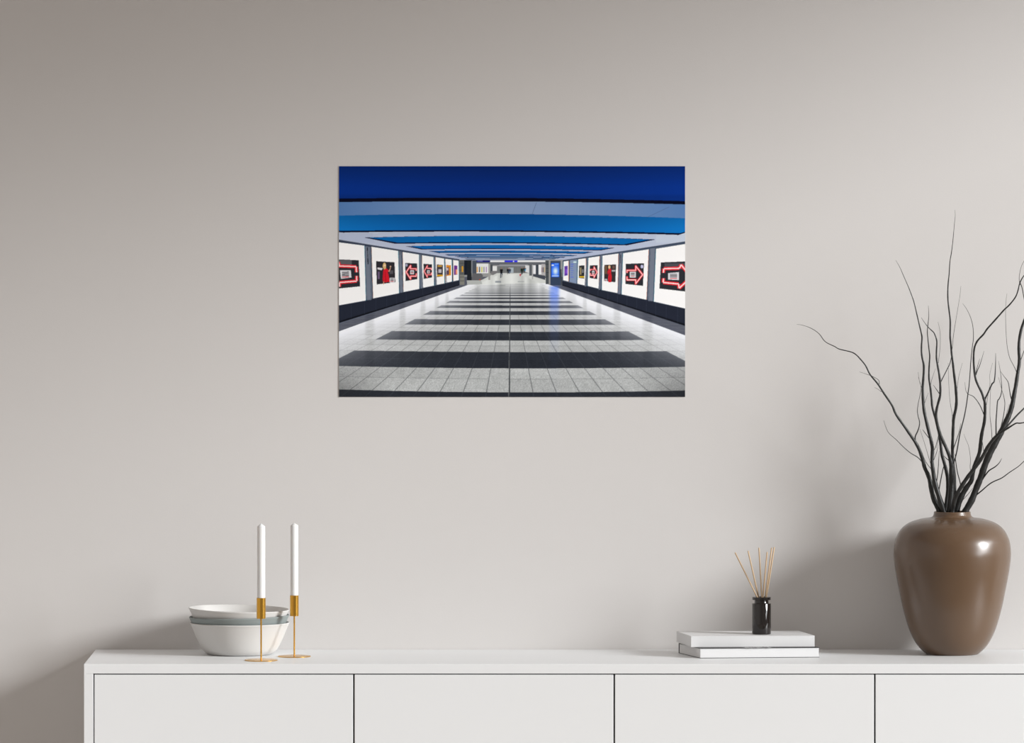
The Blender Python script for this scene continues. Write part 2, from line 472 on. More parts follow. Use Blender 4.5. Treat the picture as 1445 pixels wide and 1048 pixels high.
ST['P'] = dict(lab='black branch at the centre of the vase, kinking left near its tip', y0=-0.008, y1=-0.05, p=[
    (1339.6, 726, 7.4), (1340, 719, 7.4), (1341.8, 700, 7.2), (1342.8, 680, 6.8), (1342.6, 664, 6.2), (1342, 653, 5.4), (1339.6, 643, 4.6), (1335.6, 633, 4.3), (1330.6, 622, 4.2), (1326, 611, 4.2), (1322.6, 599, 4.2), (1320.8, 588, 3.8), (1321.6, 578, 3.4), (1324, 568, 3.2), (1326.6, 558, 3.1), (1327, 547, 2.9), (1326.3, 536, 2.8),
    (1324.8, 525, 2.7), (1323, 515, 2.5), (1321.6, 506, 2.3), (1321.4, 497, 2.1), (1322, 485, 1.9), (1321.6, 479, 1.8), (1319.6, 473, 1.6), (1317.6, 469, 1.5), (1313, 464.6, 1.3), (1309, 460.6, 1.0), (1304, 454, .7), (1300, 448, .35)],
    tw=[[(1326, 542, 1.6), (1331, 532, 1.4), (1337, 520, 1.3), (1340.4, 513, 1.2), (1342.4, 504, 1.0), (1343, 498, .6)],
        [(1326.6, 557, 1.2), (1322, 550, 1.0), (1317, 543, .4)],
        [(1324, 512, .7), (1326.6, 490, .5), (1326.6, 469, .5), (1323.6, 454, .3)],
        [(1343.6, 660, 2.2), (1346, 653, 2.0), (1348.6, 644, 1.9), (1351, 633, 1.9), (1355, 610, 1.9), (1360, 591, 1.8), (1363.5, 573, 1.7), (1366, 555, 1.6), (1367.6, 543, 1.5), (1369, 525, 1.4), (1370, 510, 1.3), (1372, 490, 1.1), (1373.5, 479, 1.0), (1373.5, 467, .9), (1372, 456, .8), (1368.5, 445, .7), (1364, 436, .5), (1358.5, 428, .3)],
        [(1341, 650, 1.5), (1345.5, 633, 1.3), (1350, 620, 1.1), (1354, 607, .8), (1355.6, 597, .4)],
        [(1340, 650, 1.4), (1336, 647, 1.2), (1332, 643, .6)],
        [(1325, 612, 1.0), (1324, 620, .8), (1321, 632, .4)]])
ST['S5'] = dict(lab='tallest black branch, rising upright from the centre of the vase', y0=0.018, y1=-0.02, p=[
    (1344, 726, 4.8), (1345, 716, 4.8), (1346.6, 698, 4.8), (1347, 680, 4.6), (1346, 664, 4.4), (1344.4, 650, 4.2), (1344, 635, 4.0), (1344.4, 620, 3.9), (1345, 603, 3.8), (1346, 589, 3.8), (1348.6, 577, 3.8), (1349.7, 566, 3.7), (1349, 551, 3.5), (1347.6, 538, 3.2), (1345.6, 522, 3.0),
    (1344.7, 513, 2.8), (1343, 500, 2.6), (1341.7, 485, 2.4), (1340.7, 473, 2.3), (1341, 454, 2.1), (1339.7, 441, 2.0), (1338, 427, 1.9), (1337.4, 414, 1.8), (1338, 399.5, 1.6), (1339.4, 386, 1.4), (1340.5, 369, 1.2), (1342.5, 357, 1.1), (1344.5, 341, .9), (1346, 325, .7), (1347, 314, .6), (1348, 304, .45), (1347.4, 296, .3)],
    tw=[[(1342.6, 500, .8), (1344.4, 485, .7), (1345, 477, .7), (1347, 463, .6), (1350, 445, .5), (1353, 427, .45), (1354.5, 418, .4), (1356, 403.5, .3)],
        [(1345.4, 592, .7), (1342, 575, .6), (1340, 560, .5), (1338.6, 535, .45), (1338, 512, .3)],
        [(1349.4, 556, .7), (1351, 545, .6), (1353, 531, .5), (1358, 512, .3)],
        [(1344, 640, .8), (1346, 655, .7), (1338, 615, .5), (1342, 604, .3)][:2] + [(1347, 662, .5)],
        [(1345, 610, .6), (1343.6, 597, .5), (1343, 585, .3)]])
ST['S7'] = dict(lab='black branch in the vase that curves inward then sweeps up to the right', y0=0.006, y1=-0.06, p=[
    (1348, 726, 8), (1350.4, 718, 8), (1355, 704, 7.6), (1360, 694, 7.0), (1365, 686, 6.6), (1370.6, 678, 5.8), (1373, 667, 5.2), (1375, 657, 5.0), (1379.6, 646, 5.0), (1382.8, 635, 4.9), (1384, 622, 4.7), (1386, 609, 4.3), (1389, 595, 4.0), (1390, 581, 3.7), (1389.6, 568, 3.4), (1388, 562, 3.2), (1385, 553, 3.0), (1380, 543, 2.9), (1376.6, 534, 2.8), (1375, 524, 2.7),
    (1374, 511, 2.6), (1374, 501, 2.5), (1375, 491, 2.4), (1378, 483, 2.4), (1382, 477.6, 2.3), (1388, 471.4, 2.3), (1393, 464, 2.2), (1401, 455, 2.2), (1409, 446, 2.1), (1417, 437, 2.0), (1423, 431.5, 1.9), (1429.5, 424, 1.8), (1434, 417, 1.7), (1436.7, 409, 1.6), (1439, 399.5, 1.5), (1444, 390, 1.4), (1452, 381, 1.2), (1460, 368, .8), (1463, 355, .4)],
    tw=[[(1439.2, 402, 1.0), (1438.2, 392, .8), (1439.7, 382, .7), (1442, 374, .6), (1446, 366, .5), (1449, 358, .3)],
        [(1438.6, 397, 1.4), (1442, 405, 1.3), (1444, 415, 1.2), (1446.4, 428, 1.0), (1448, 436, .5)],
        [(1389, 567, 2.7), (1390.6, 561.5, 2.5), (1393.4, 556, 2.4), (1397, 548, 2.3), (1400, 541.6, 2.2), (1402.8, 538.4, 2.0), (1404, 531, 1.7), (1404.6, 521, 1.4), (1405, 511, 1.1), (1405, 498, .4)],
        [(1377, 529, 1.5), (1379.6, 522, 1.3), (1383.4, 513, 1.0), (1388.6, 495, .35)],
        [(1377, 527, 1.0), (1379, 518, .8), (1382.6, 506, .35)],
        [(1389, 586, 1.6), (1387, 581, 1.4), (1384, 574, 1.3), (1380, 567, 1.2), (1375, 560.6, 1.1), (1371.5, 558, 1.0), (1366.5, 556, .8), (1363, 551, .6), (1361.5, 539, .3)],
        [(1390, 578, .8), (1392.4, 568, .7), (1394.4, 556, .5), (1397, 540, .45), (1396.6, 529, .4), (1400.6, 512, .3)],
        [(1372, 673, .7), (1369, 660, .7), (1369.5, 648, .6), (1367, 630, .5), (1363, 620, .4), (1360, 612, .3)],
        [(1358, 706, .8), (1362, 701.6, .8), (1367, 696, .7), (1373, 688, .35)],
        [(1385, 618, .9), (1386.6, 626, .9), (1388.4, 640, .8)]])
ST['S8'] = dict(lab='black branch leaning right across the others and splitting in two at the edge', y0=-0.021, y1=-0.075, p=[
    (1343.6, 726, 5.8), (1344.6, 718, 5.8), (1347, 705, 5.8), (1351, 696, 5.6), (1356, 687.4, 5.4), (1362, 678, 5.2), (1368, 669.6, 5.0), (1374, 661.6, 4.8), (1381, 653, 4.6), (1387, 643, 4.5), (1393, 631.6, 4.4), (1400, 621.6, 4.2), (1408, 613, 3.6), (1415, 608.4, 3.0), (1423, 603.5, 2.5), (1430, 599, 2.1), (1434.7, 596.8, 1.8), (1439, 597, 1.7), (1446, 595.8, 1.5), (1454, 594, 1.2), (1462, 588, .5)],
    tw=[[(1413, 609.4, 3.0), (1420, 602.6, 2.8), (1427, 595, 2.6), (1434, 587, 2.4), (1440, 581, 2.3), (1446, 575, 2.1), (1456, 564, 1.6), (1464, 550, .8)],
        [(1405.6, 616, 2.0), (1405.6, 605, 1.9), (1405.6, 595, 1.8), (1406.6, 580, 1.7), (1407.8, 566, 1.6), (1410, 562.6, 1.5), (1412.4, 557, 1.3), (1413.6, 549, 1.1), (1413, 537, .9), (1411.8, 525, .7), (1409, 509, .3)],
        [(1400, 622, .9), (1399.4, 610, .8), (1398.6, 600, .8), (1397, 585, .6), (1397.6, 555, .5), (1399, 540, .3)],
        [(1356.4, 687, 1.8), (1354, 677, 1.5), (1351, 665.6, 1.4), (1348.6, 650, 1.2), (1347.6, 640, .6)]])
ST['S9'] = dict(lab='thickest black branch, rising steeply from the right of the vase neck', y0=-0.004, y1=0.035, p=[
    (1359.5, 727, 8.4), (1363.4, 719, 8.5), (1371.4, 705, 8.4), (1378, 688, 8.2), (1383.6, 674, 8.2), (1388.4, 660, 8.4), (1393.4, 647, 8.6), (1399.6, 634, 8.6), (1405.6, 623, 8.2), (1412, 611, 7.8), (1419, 596, 7.2), (1424.5, 584, 6.6), (1428.6, 570, 6.0), (1430.8, 558, 5.5), (1433.6, 543, 5.0), (1436, 527, 4.6),
    (1438.4, 511, 4.3), (1437.9, 496, 4.1), (1438.2, 481, 3.9), (1441, 465, 3.6), (1445, 453, 3.2), (1451, 438, 2.6), (1456, 420, 1.8), (1458, 400, 1.0), (1462, 385, .4)],
    tw=[[(1384, 680, 2.4), (1387, 675, 2.4), (1390.6, 670, 2.2), (1396, 663.6, 1.9), (1404, 658.6, 1.6), (1410, 653, 1.1), (1413.6, 646.5, .4)],
        [(1376, 700, 2.0), (1380, 696.4, 2.0), (1386, 691.6, 1.8), (1393, 685.4, 1.7), (1399, 681, 1.7), (1405, 678, 1.6), (1414, 674, 1.5), (1425, 666, 1.3), (1437, 658, 1.1), (1446, 649.6, 1.0), (1454, 643, .5)],
        [(1428, 566, 1.5), (1426, 558, 1.4), (1424.6, 550, 1.2), (1422.6, 539, 1.0), (1417, 531, .7), (1412, 524, .35)],
        [(1410, 614, 1.4), (1412, 604, 1.3), (1416, 587, 1.1), (1418, 570, .9), (1416.6, 560, .8), (1414, 551, .6), (1409, 532, .35)],
        [(1436, 529, 1.2), (1433, 521, 1.0), (1430, 515, .9), (1425, 505, .8), (1422, 493, .7), (1420, 475, .6), (1419, 445, .5), (1419.6, 425, .4), (1421, 414, .3)],
        [(1439, 511, 1.1), (1441.4, 505, 1.0), (1445.4, 494, .9), (1451, 482, .4)],
        [(1416, 602, .7), (1420, 585, .6), (1424, 570, .3)]])

neck_z = TOP + rim_z
for key, st in ST.items():
    pts = st['p']
    n = len(pts)
    # arc fraction
    d = [0.0]
    for a, b in zip(pts, pts[1:]):
        d.append(d[-1] + math.hypot(b[0] - a[0], b[1] - a[1]))
    wav = random.uniform(0, 6.28)
    def yat(fr, st=st, wav=wav):
        e = max(0.0, (fr - 0.03) / 0.97)
        return VY + st['y0'] + (st['y1'] - st['y0']) * e ** 1.15 + 0.006 * math.sin(wav + 7 * e) * min(1, e * 6)
    world = []
    for (px, py, w), dd in zip(pts, d):
        y = yat(dd / d[-1])
        v = P(px, py, y)
        world.append((v.x, v.y, v.z, w * (0.5 + 0.05 * min(1, w / 3)) / sc_at(y)))
    # continue the stem down into the vase
    bx, by, bz, br = world[0]
    k = (world[0][0] - vc.x)
    dirx = (world[0][0] - world[2][0]) * 2.0
    inside = [(vc.x + k + max(-0.02, min(0.02, dirx * 3.0)), VY + (by - VY) * 0.8, bz - 0.13, br), (bx + dirx * 0.3, by, bz - 0.02, br)]
    sm = catmull(inside + world, 5)
    base = Vector(sm[0][:3])
    bm = bmesh.new()
    rad = [max(q[3], 0.00012) * (1 + 0.05 * math.sin(0.9 * i + wav) + 0.03 * math.sin(2.3 * i)) for i, q in enumerate(sm)]
    add_tube(bm, [Vector(q[:3]) - base for q in sm], rad, 12)
    br_o = from_bm('bare_branch', bm, M['bark'], None, True)
    br_o.location = base
    tag(br_o, st['lab'] + '', 'branch', 'bare branches in the vase')
    for tw in st['tw']:
        x0, y0_, _ = tw[0]
        bi = min(range(len(pts)), key=lambda i: math.hypot(pts[i][0] - x0, pts[i][1] - y0_))
        # depth of the stem near the twig's root
        best = min(sm, key=lambda q: (P(x0, y0_, q[1]) - Vector(q[:3])).length)
        yr = best[1]
        L = sum(math.hypot(b[0] - a[0], b[1] - a[1]) for a, b in zip(tw, tw[1:]))
        dy = random.choice((-1, 1)) * random.uniform(0.15, 0.4) * L / vs
        tgt = max(-0.30, min(-0.03, yr + dy))
        acc = 0.0; wp = []
        for i, (px, py, w) in enumerate(tw):
            if i: acc += math.hypot(px - tw[i - 1][0], py - tw[i - 1][1])
            y = yr + (tgt - yr) * acc / L
            v = P(px, py, y)
            wp.append((v.x, v.y, v.z, w * 0.5 / sc_at(y)))
        ts = catmull(wp, 4)
        bm = bmesh.new()
        add_tube(bm, [Vector(q[:3]) - base for q in ts], [max(q[3], 0.00012) for q in ts], 7)
        from_bm('twig', bm, M['bark'], br_o, True)

# ------------------------------------------------------------------ the print: picture of a pedestrian underpass, drawn flat
def paint():
    X0, Y0, WP, HP = 478.3, 234.5, 488.5, 325.3
    R = 3
    nx, ny = int(WP * R), int(HP * R)
    nx -= nx % 2; ny -= ny % 2
    xs = X0 + (np.arange(nx) + 0.5) * WP / nx
    ys = Y0 + (np.arange(ny) + 0.5) * HP / ny
    X, Y = np.meshgrid(xs, ys)
    img = np.zeros((ny, nx, 3))
    K = 5.898
    L = lambda x, y: (478 + x / K, 234 + y / K)        # upper-left tile
    Rr = lambda x, y: (722 + x / K, 234 + y / K)       # upper-right tile
    L2 = lambda x, y: (478 + x / K, 390 + y / K)       # lower-left tile
    R2 = lambda x, y: (722 + x / K, 390 + y / K)       # lower-right tile
    FAR = lambda x, y: (640 + x / 8.5, 350 + y / 8.5)

    def mask(pts):
        p = np.array(pts, float)
        m = np.zeros((ny, nx), bool)
        i0 = max(0, int((p[:, 1].min() - Y0) * ny / HP) - 1); i1 = min(ny, int((p[:, 1].max() - Y0) * ny / HP) + 2)
        j0 = max(0, int((p[:, 0].min() - X0) * nx / WP) - 1); j1 = min(nx, int((p[:, 0].max() - X0) * nx / WP) + 2)
        if i1 <= i0 or j1 <= j0:
            return m
        xx = X[i0:i1, j0:j1]; yy = Y[i0:i1, j0:j1]
        ins = np.zeros(xx.shape, bool)
        n = len(p)
        for a in range(n):
            xa, ya = p[a]; xb, yb = p[(a + 1) % n]
            if ya == yb: continue
            c = ((ya > yy) != (yb > yy)) & (xx < (xb - xa) * (yy - ya) / (yb - ya) + xa)
            ins ^= c
        m[i0:i1, j0:j1] = ins
        return m

    def poly(pts, col, a=1.0):
        m = mask(pts)
        img[m] = img[m] * (1 - a) + np.array(col, float) * a

    def rect(f, x0, y0, x1, y1, col, a=1.0):
        poly([f(x0, y0), f(x1, y0), f(x1, y1), f(x0, y1)], col, a)

    def line(a, b, w, col, al=1.0):
        ax, ay = a; bx, by = b
        dx, dy = bx - ax, by - ay
        l = math.hypot(dx, dy) or 1
        ox, oy = -dy / l * w / 2, dx / l * w / 2
        poly([(ax + ox, ay + oy), (bx + ox, by + oy), (bx - ox, by - oy), (ax - ox, ay - oy)], col, al)

    def disc(c, rx, ry, col, al=1.0):
        poly([(c[0] + rx * math.cos(t * math.pi / 8), c[1] + ry * math.sin(t * math.pi / 8)) for t in range(16)], col, al)

    def quad3(l, c, r):                                 # curve through left edge, middle, right edge (tile rows)
        u = (X - 722.5) / 244.5
        l, c, r = 234 + l / K, 234 + c / K, 234 + r / K
        return c + (r - l) / 2 * u + ((l + r) / 2 - c) * u * u

    rng = np.random.default_rng(3)
    U = np.abs(X - 722.5) / 244.5
    # ---- ceiling
    def fill(m, c0, c1):                                # colour in the middle, colour at the sides
        k = (U[m] ** 1.3)[:, None]
        img[m] = np.array(c0, float) * (1 - k) + np.array(c1, float) * k
    b = [quad3(*v) for v in ((274, 268, 295), (303, 297, 322), (415, 402, 437), (541, 537, 562), (555, 549, 576))]
    fill(Y < 372, (165, 176, 205), (188, 197, 214))
    fill(Y < b[4], (0, 2, 28), (0, 2, 30))
    fill(Y < b[3], (0, 76, 148), (8, 108, 182))
    fill(Y < b[2], (128, 150, 186), (84, 124, 178))
    fill(Y < b[1], (0, 0, 24), (0, 2, 28))
    fill(Y < b[0], (0, 42, 124), (0, 48, 138))
    m = Y < b[0]
    img[m] *= (0.80 + 0.20 * np.clip((Y[m] - 236) / 28, 0, 1) * np.clip((283 - Y[m]) / 10, 0.55, 1))[:, None]
    m = (Y < b[3]) & (Y > b[2])
    img[m] *= (0.90 + 0.16 * np.clip((Y[m] - 303) / 20, 0, 1))[:, None]
    # seams on the first beam
    line(Rr(206, 306), Rr(172, 400), .45, (70, 85, 120))
    line(Rr(1310, 342), Rr(1120, 432), .45, (70, 90, 130), .8)
    line(Rr(118, 552), Rr(100, 583), .35, (120, 130, 160), .7)
    # corners of panel two
    poly([L(0, 536), L(0, 560), L(60, 560), L(42, 552)], (0, 5, 35))
    poly([L(0, 552), L(0, 640), L(300, 640), L(280, 560), L(45, 556)], (176, 186, 208))
    poly([Rr(1445, 548), Rr(1375, 568), Rr(1375, 578), Rr(1445, 560)], (0, 5, 35))
    poly([Rr(1445, 556), Rr(1385, 576), Rr(1200, 577), Rr(1200, 640), Rr(1445, 640)], (190, 200, 216))
    # beam two again over the patched corner
    def curve(pl, pc, pr, n=14):                        # quadratic through three points, right tile shifted
        out = []
        for i in range(n + 1):
            t = i / n
            out.append(tuple(2 * (t - .5) * (t - 1) * a - 4 * t * (t - 1) * c + 2 * t * (t - .5) * d for a, c, d in zip(pl, pc, pr)))
        return out
    def panel(tl, tc, tr, br, bc, bl, col, edge):
        top = curve(L(*tl), (722, 234 + tc / K), Rr(*tr))
        bot = curve(L(*bl), (722, 234 + bc / K), Rr(*br))
        e = edge / K
        poly(top + [(x, y + e) for x, y in bot[::-1]], (0, 6, 40))
        s = 7.0 * edge / 9
        topi = curve((L(*tl)[0] + s, L(*tl)[1]), (722, 234 + tc / K), (Rr(*tr)[0] - s, Rr(*tr)[1]))
        boti = curve((L(*bl)[0] + s * .5, L(*bl)[1]), (722, 234 + bc / K), (Rr(*br)[0] - s * .5, Rr(*br)[1]))
        poly(topi + boti[::-1], col)
    panel((215, 597), 583, (1195, 613), (955, 653), 636, (470, 639), (4, 98, 168), 9)
    panel((560, 669), 660, (860, 682), (735, 699), 686, (690, 690), (6, 98, 172), 6)
    panel((755, 709), 705, (680, 716), (600, 728), 719, (835, 721), (8, 92, 160), 4)
    panel((880, 737), 734, (545, 744), (500, 749), 742, (920, 743), (14, 88, 150), 3)
    panel((960, 751), 749, (450, 757), (430, 762), 755, (1000, 757), (30, 92, 145), 2.4)
    panel((1010, 763), 761, (400, 766), (380, 769), 765, (1030, 766), (60, 105, 145), 2)
    panel((1050, 772), 770, (365, 774), (350, 777), 774, (1065, 775), (70, 105, 135), 1.6)
    # ---- floor
    HF = 380.7
    cx = 719.2
    ye = (Y - HF) * (1 + 0.022 * ((X - 750) / 255) ** 2)
    fl = Y > 388
    z = 1000.0 / np.maximum(ye * K, 1.0)
    lat = (X - cx) / np.maximum(Y - HF, 1.0)
    n = (z - 0.983) / 0.2405
    dark = ((np.floor(n) % 2) == 1) | (n < 0)
    dark &= (np.abs(lat) < 1.93)
    al = np.abs(lat)
    limit = np.where(lat < 0, 2.78, 2.68)
    border = al > limit
    light = np.array((172, 175, 175.0)); dk = np.array((37, 41, 49.0)); bd = np.array((58, 62, 76.0))
    base = np.where(dark[..., None], dk, light)
    base = np.where(border[..., None], bd, base)
    tone = 1 + 0.03 * np.sin(np.floor(al / .191) * 12.9 + np.floor(n * 2) * 78.2 + (lat > 0) * 5)
    base = base * tone[..., None]
    nz = rng.normal(0, 1, X.shape)
    nz = (nz + np.roll(nz, 1, 0) + np.roll(nz, 1, 1) + np.roll(nz, (1, 1), (0, 1))) / 2
    cl = rng.normal(0, 1, (ny // 14 + 2, nx // 14 + 2)).repeat(14, 0).repeat(14, 1)[:ny, :nx]
    for ax in (0, 1):
        cl = sum(np.roll(cl, q, ax) for q in range(-7, 8)) / 15
    base *= (1 + (nz * .075 + cl * .02) * np.clip((Y - 425) / 90, 0, 1))[..., None]
    # joints
    gw = 0.0035 + 0.25 / np.maximum(Y - HF, 1) * 0.5
    fx_ = np.abs(((lat / .1905) + .5) % 1 - .5) * .1905
    jv = (fx_ < gw) & fl
    rowd = np.abs(((n * 2) + .5) % 1 - .5) / 2
    jr = (rowd * (ye ** 2) * 0.2405 * K / 1000 < 0.27) & fl
    ja = np.clip((Y - 405) / 60, 0, 1) * 0.72
    jc = np.where(dark[..., None], np.array((72, 78, 86.0)), np.array((92, 94, 96.0)))
    jm = np.where(jv, 1.0, np.where(jr, .65, 0.0)) * ja
    jm = np.where(dark, jm * .45, jm)
    base = base * (1 - jm[..., None]) + jc * jm[..., None]
    # glossy reflection of the light boxes
    yedge = HF + np.abs(X - cx) / 2.72
    g = np.exp(-np.maximum(Y - yedge, 0) / 34.0)
    gc = np.exp(-np.maximum(Y - 386, 0) / 42.0)
    pil = np.ones(nx)
    for a, c in ((514, 524), (562.5, 568), (592, 596), (612, 615), (627, 629), (870, 877), (846, 850), (827, 829.5), (911, 922), (803, 815)):
        pil *= 1 - 0.62 * np.exp(-(((xs - (a + c) / 2 - (3 if a < 700 else -3)) / ((c - a) / 2 + 1.6)) ** 4))
    gs = g * (0.35 + 0.65 * pil[None, :])
    side = np.clip((al - 0.5) / 1.6, 0, 1)
    g2 = np.exp(-np.maximum(Y - yedge, 0) / 75.0) * np.clip((al - 0.35) / 1.5, 0, 1) ** 1.3
    stk = 1 + 0.5 * np.interp(xs, [640, 668, 674, 680, 687, 694, 700, 706, 714, 722, 730, 737, 742, 748, 754, 760, 766, 772, 800], [0, 0, -1, .6, 1, .2, 1, -.9, .5, 1, .2, -.6, .8, -.8, -.2, .9, -.8, 0, 0])[None, :]
    gc = gc * np.clip(stk, 0.3, 1.45) * 1.05
    k = np.where(dark, 0.20 * gc + 0.46 * gs * side + 0.22 * g2, np.where(border, 0.16 * gs, 0.50 * gc + 0.95 * gs * side))
    k = np.clip(k, 0, .97)
    flc = base * (1 - k[..., None]) + np.array((240, 243, 250.0)) * k[..., None]
    vg = 1 - 0.30 * np.clip((np.abs(X - 722) - 170) / 75, 0, 1) * np.clip((Y - 500) / 50, 0, 1)
    flc = flc * vg[..., None]
    img[fl] = flc[fl]
    # kiosk glow on the floor
    kb = np.exp(-(((X - 782) / 7.0) ** 4)) * np.clip((Y - 402) / 4, 0, 1) * np.exp(-np.maximum(Y - 412, 0) / 26)
    img[fl] = (img * (1 - .75 * kb[..., None]) + np.array((84, 128, 255.0)) * .75 * kb[..., None])[fl]
    # centre gutter
    poly([(719.9, 388), (720.2, 388), (719.9, 560), (717.9, 560)], (52, 56, 60))
    poly([(719.3, 430), (719.6, 430), (718.0, 560), (717.2, 560)], (150, 152, 152), .6)
    # ---- far hall
    rect(FAR, 60, 140, 1400, 345, (150, 152, 152))
    poly([FAR(500, 300), FAR(910, 300), FAR(1110, 360), FAR(1110, 420), FAR(150, 440), FAR(340, 380)], (206, 210, 207))
    stv = np.interp(xs, [655, 668, 674, 680, 687, 694, 700, 706, 714, 722, 730, 737, 742, 748, 754, 760, 766, 772, 785], [0, 0, -1, .5, .8, .1, .9, -.8, .4, .9, .2, -.7, .6, -.9, -.3, .8, -.9, 0, 0])[None, :]
    wv = np.clip((418 - Y) / 20, 0, 1) * (Y > 386) * np.clip((2.5 - np.abs(lat)) / .4, 0, 1) * np.clip((Y - 384) / 4, 0, 1)
    fcol = np.stack([205 + 34 * stv + 0 * Y, 209 + 34 * stv + 0 * Y, 207 + 34 * stv + 0 * Y], 2)
    img[:] = img * (1 - .72 * wv[..., None]) + fcol * .72 * wv[..., None]
    rect(FAR, 160, 140, 1110, 150, (120, 130, 150))
    rect(FAR, 160, 168, 1110, 205, (98, 102, 108))
    poly([FAR(560, 195), FAR(890, 195), FAR(905, 215), FAR(525, 215)], (150, 152, 158))
    rect(FAR, 440, 148, 612, 169, (236, 238, 240)); rect(FAR, 766, 148, 1100, 169, (232, 234, 236))
    rect(FAR, 275, 148, 437, 168, (22, 26, 118)); rect(FAR, 615, 148, 766, 168, (46, 48, 232))
    rect(FAR, 285, 150, 350, 158, (190, 200, 235)); rect(FAR, 712, 150, 726, 167, (220, 225, 255))
    rect(FAR, 523, 215, 907, 297, (112, 116, 117))
    for q in range(8):
        rect(FAR, 530 + q * 48, 218, 532 + q * 48, 295, (130, 133, 133))
    rect(FAR, 660, 232, 720, 296, (165, 178, 188))
    rect(FAR, 275, 185, 420, 300, (228, 230, 230))
    for q, c in enumerate(((215, 160, 90), (90, 95, 105), (205, 200, 80), (150, 150, 160), (180, 150, 190))):
        rect(FAR, 278 + q * 27, 225, 292 + q * 27, 290, c)
    rect(FAR, 418, 190, 442, 380, (158, 158, 156)); rect(FAR, 442, 200, 470, 300, (70, 76, 82)); rect(FAR, 470, 215, 520, 272, (226, 228, 228))
    poly([FAR(450, 275), FAR(540, 272), FAR(520, 300), FAR(470, 325), FAR(450, 312)], (120, 120, 122))
    poly([FAR(225, 300), FAR(330, 300), FAR(352, 325), FAR(350, 365), FAR(325, 388), FAR(220, 388)], (98, 98, 102))
    poly([FAR(160, 388), FAR(330, 388), FAR(345, 430), FAR(165, 440)], (176, 180, 178))
    disc(FAR(316, 378), .9, .8, (215, 70, 30))
    rect(FAR, 60, 146, 132, 440, (128, 128, 120)); rect(FAR, 60, 146, 132, 320, (96, 98, 98))
    for yy in (180, 220, 262, 300, 345, 390):
        rect(FAR, 62, yy, 130, yy + 5, (66, 68, 68))
    rect(FAR, 98, 215, 116, 288, (206, 152, 48))
    rect(FAR, 128, 146, 162, 320, (22, 28, 40)); rect(FAR, 162, 146, 216, 388, (30, 34, 40)); rect(FAR, 226, 150, 276, 300, (72, 80, 92))
    rect(FAR, 215, 150, 227, 300, (130, 134, 140))
    poly([FAR(860, 205), FAR(908, 210), FAR(908, 300), FAR(860, 285)], (214, 216, 218))
    rect(FAR, 908, 200, 950, 330, (88, 94, 100)); rect(FAR, 940, 200, 955, 372, (170, 172, 172)); rect(FAR, 955, 205, 987, 310, (228, 230, 234))
    rect(FAR, 985, 200, 1022, 345, (58, 66, 76)); rect(FAR, 1020, 200, 1052, 316, (232, 234, 236)); rect(FAR, 1052, 190, 1098, 330, (178, 176, 178))
    for q, c in enumerate(((120, 80, 100), (90, 90, 95), (200, 170, 120))):
        rect(FAR, 1056 + q * 15, 230, 1066 + q * 15, 290, c)
    poly([FAR(955, 310), FAR(1100, 330), FAR(1100, 382), FAR(955, 338)], (66, 72, 82))
    rect(FAR, 1104, 148, 1152, 432, (74, 80, 84)); rect(FAR, 1142, 148, 1162, 436, (150, 150, 150))
    for yy in (190, 240, 290, 340):
        rect(FAR, 1106, yy, 1142, yy + 5, (46, 52, 56))
    # walkers
    def walker(x, y0, y1, top, legs):
        h = y1 - y0
        disc(FAR(x, y0 + h * .07), .75, 1.05, (150, 110, 95))
        poly([FAR(x - 17, y0 + h * .15), FAR(x + 17, y0 + h * .15), FAR(x + 14, y0 + h * .55), FAR(x - 14, y0 + h * .55)], top)
        poly([FAR(x - 11, y0 + h * .53), FAR(x - 1, y0 + h * .53), FAR(x - 4, y1), FAR(x - 10, y1)], legs)
        poly([FAR(x + 1, y0 + h * .53), FAR(x + 11, y0 + h * .53), FAR(x + 9, y1 - 8), FAR(x + 3, y1 - 8)], legs)
    walker(574, 233, 358, (22, 22, 26), (36, 48, 70)); walker(655, 240, 312, (26, 28, 32), (40, 44, 52)); walker(673, 243, 308, (50, 60, 80), (60, 74, 96))
    walker(820, 232, 322, (30, 44, 34), (34, 40, 42)); walker(852, 234, 294, (36, 40, 46), (60, 60, 64))
    disc(FAR(800, 322), .9, 1.8, (196, 40, 60)); disc(FAR(859, 262), .9, 1.6, (60, 150, 200))
    rect(FAR, 500, 392, 570, 414, (120, 128, 136), .7); rect(FAR, 770, 395, 845, 410, (150, 155, 158), .6)
    # kiosk
    rect(FAR, 1160, 150, 1284, 442, (52, 66, 90)); rect(FAR, 1160, 150, 1284, 172, (70, 78, 96))
    rect(FAR, 1173, 178, 1266, 346, (24, 92, 240))
    m = mask([FAR(1173, 178), FAR(1266, 178), FAR(1266, 346), FAR(1173, 346)])
    gx, gy = FAR(1222, 275)
    gl = np.exp(-(((X - gx) / 3.9) ** 2 + ((Y - gy) / 6.0) ** 2))
    img[m] = (img * (1 - .95 * gl[..., None]) + np.array((235, 252, 255.0)) * .95 * gl[..., None])[m]
    rect(FAR, 1176, 196, 1205, 212, (225, 235, 255)); rect(FAR, 1212, 186, 1258, 196, (120, 170, 250)); rect(FAR, 1182, 326, 1260, 338, (190, 215, 240))
    # ---- left wall
    VPx, VPy = 720.0, 379.5
    poly([L(0, 612), L(1005, 778), L2(1010, 72), L2(0, 395)], (96, 104, 120))
    poly([L(0, 618), L(1005, 777), L(1005, 783), L(0, 634)], (52, 60, 78))
    poly([L2(0, 240), L2(1005, 34), L2(1005, 72), L2(0, 388)], (33, 38, 52))
    poly([L2(0, 372), L2(1005, 67), L2(1005, 73), L2(0, 388)], (12, 14, 22))
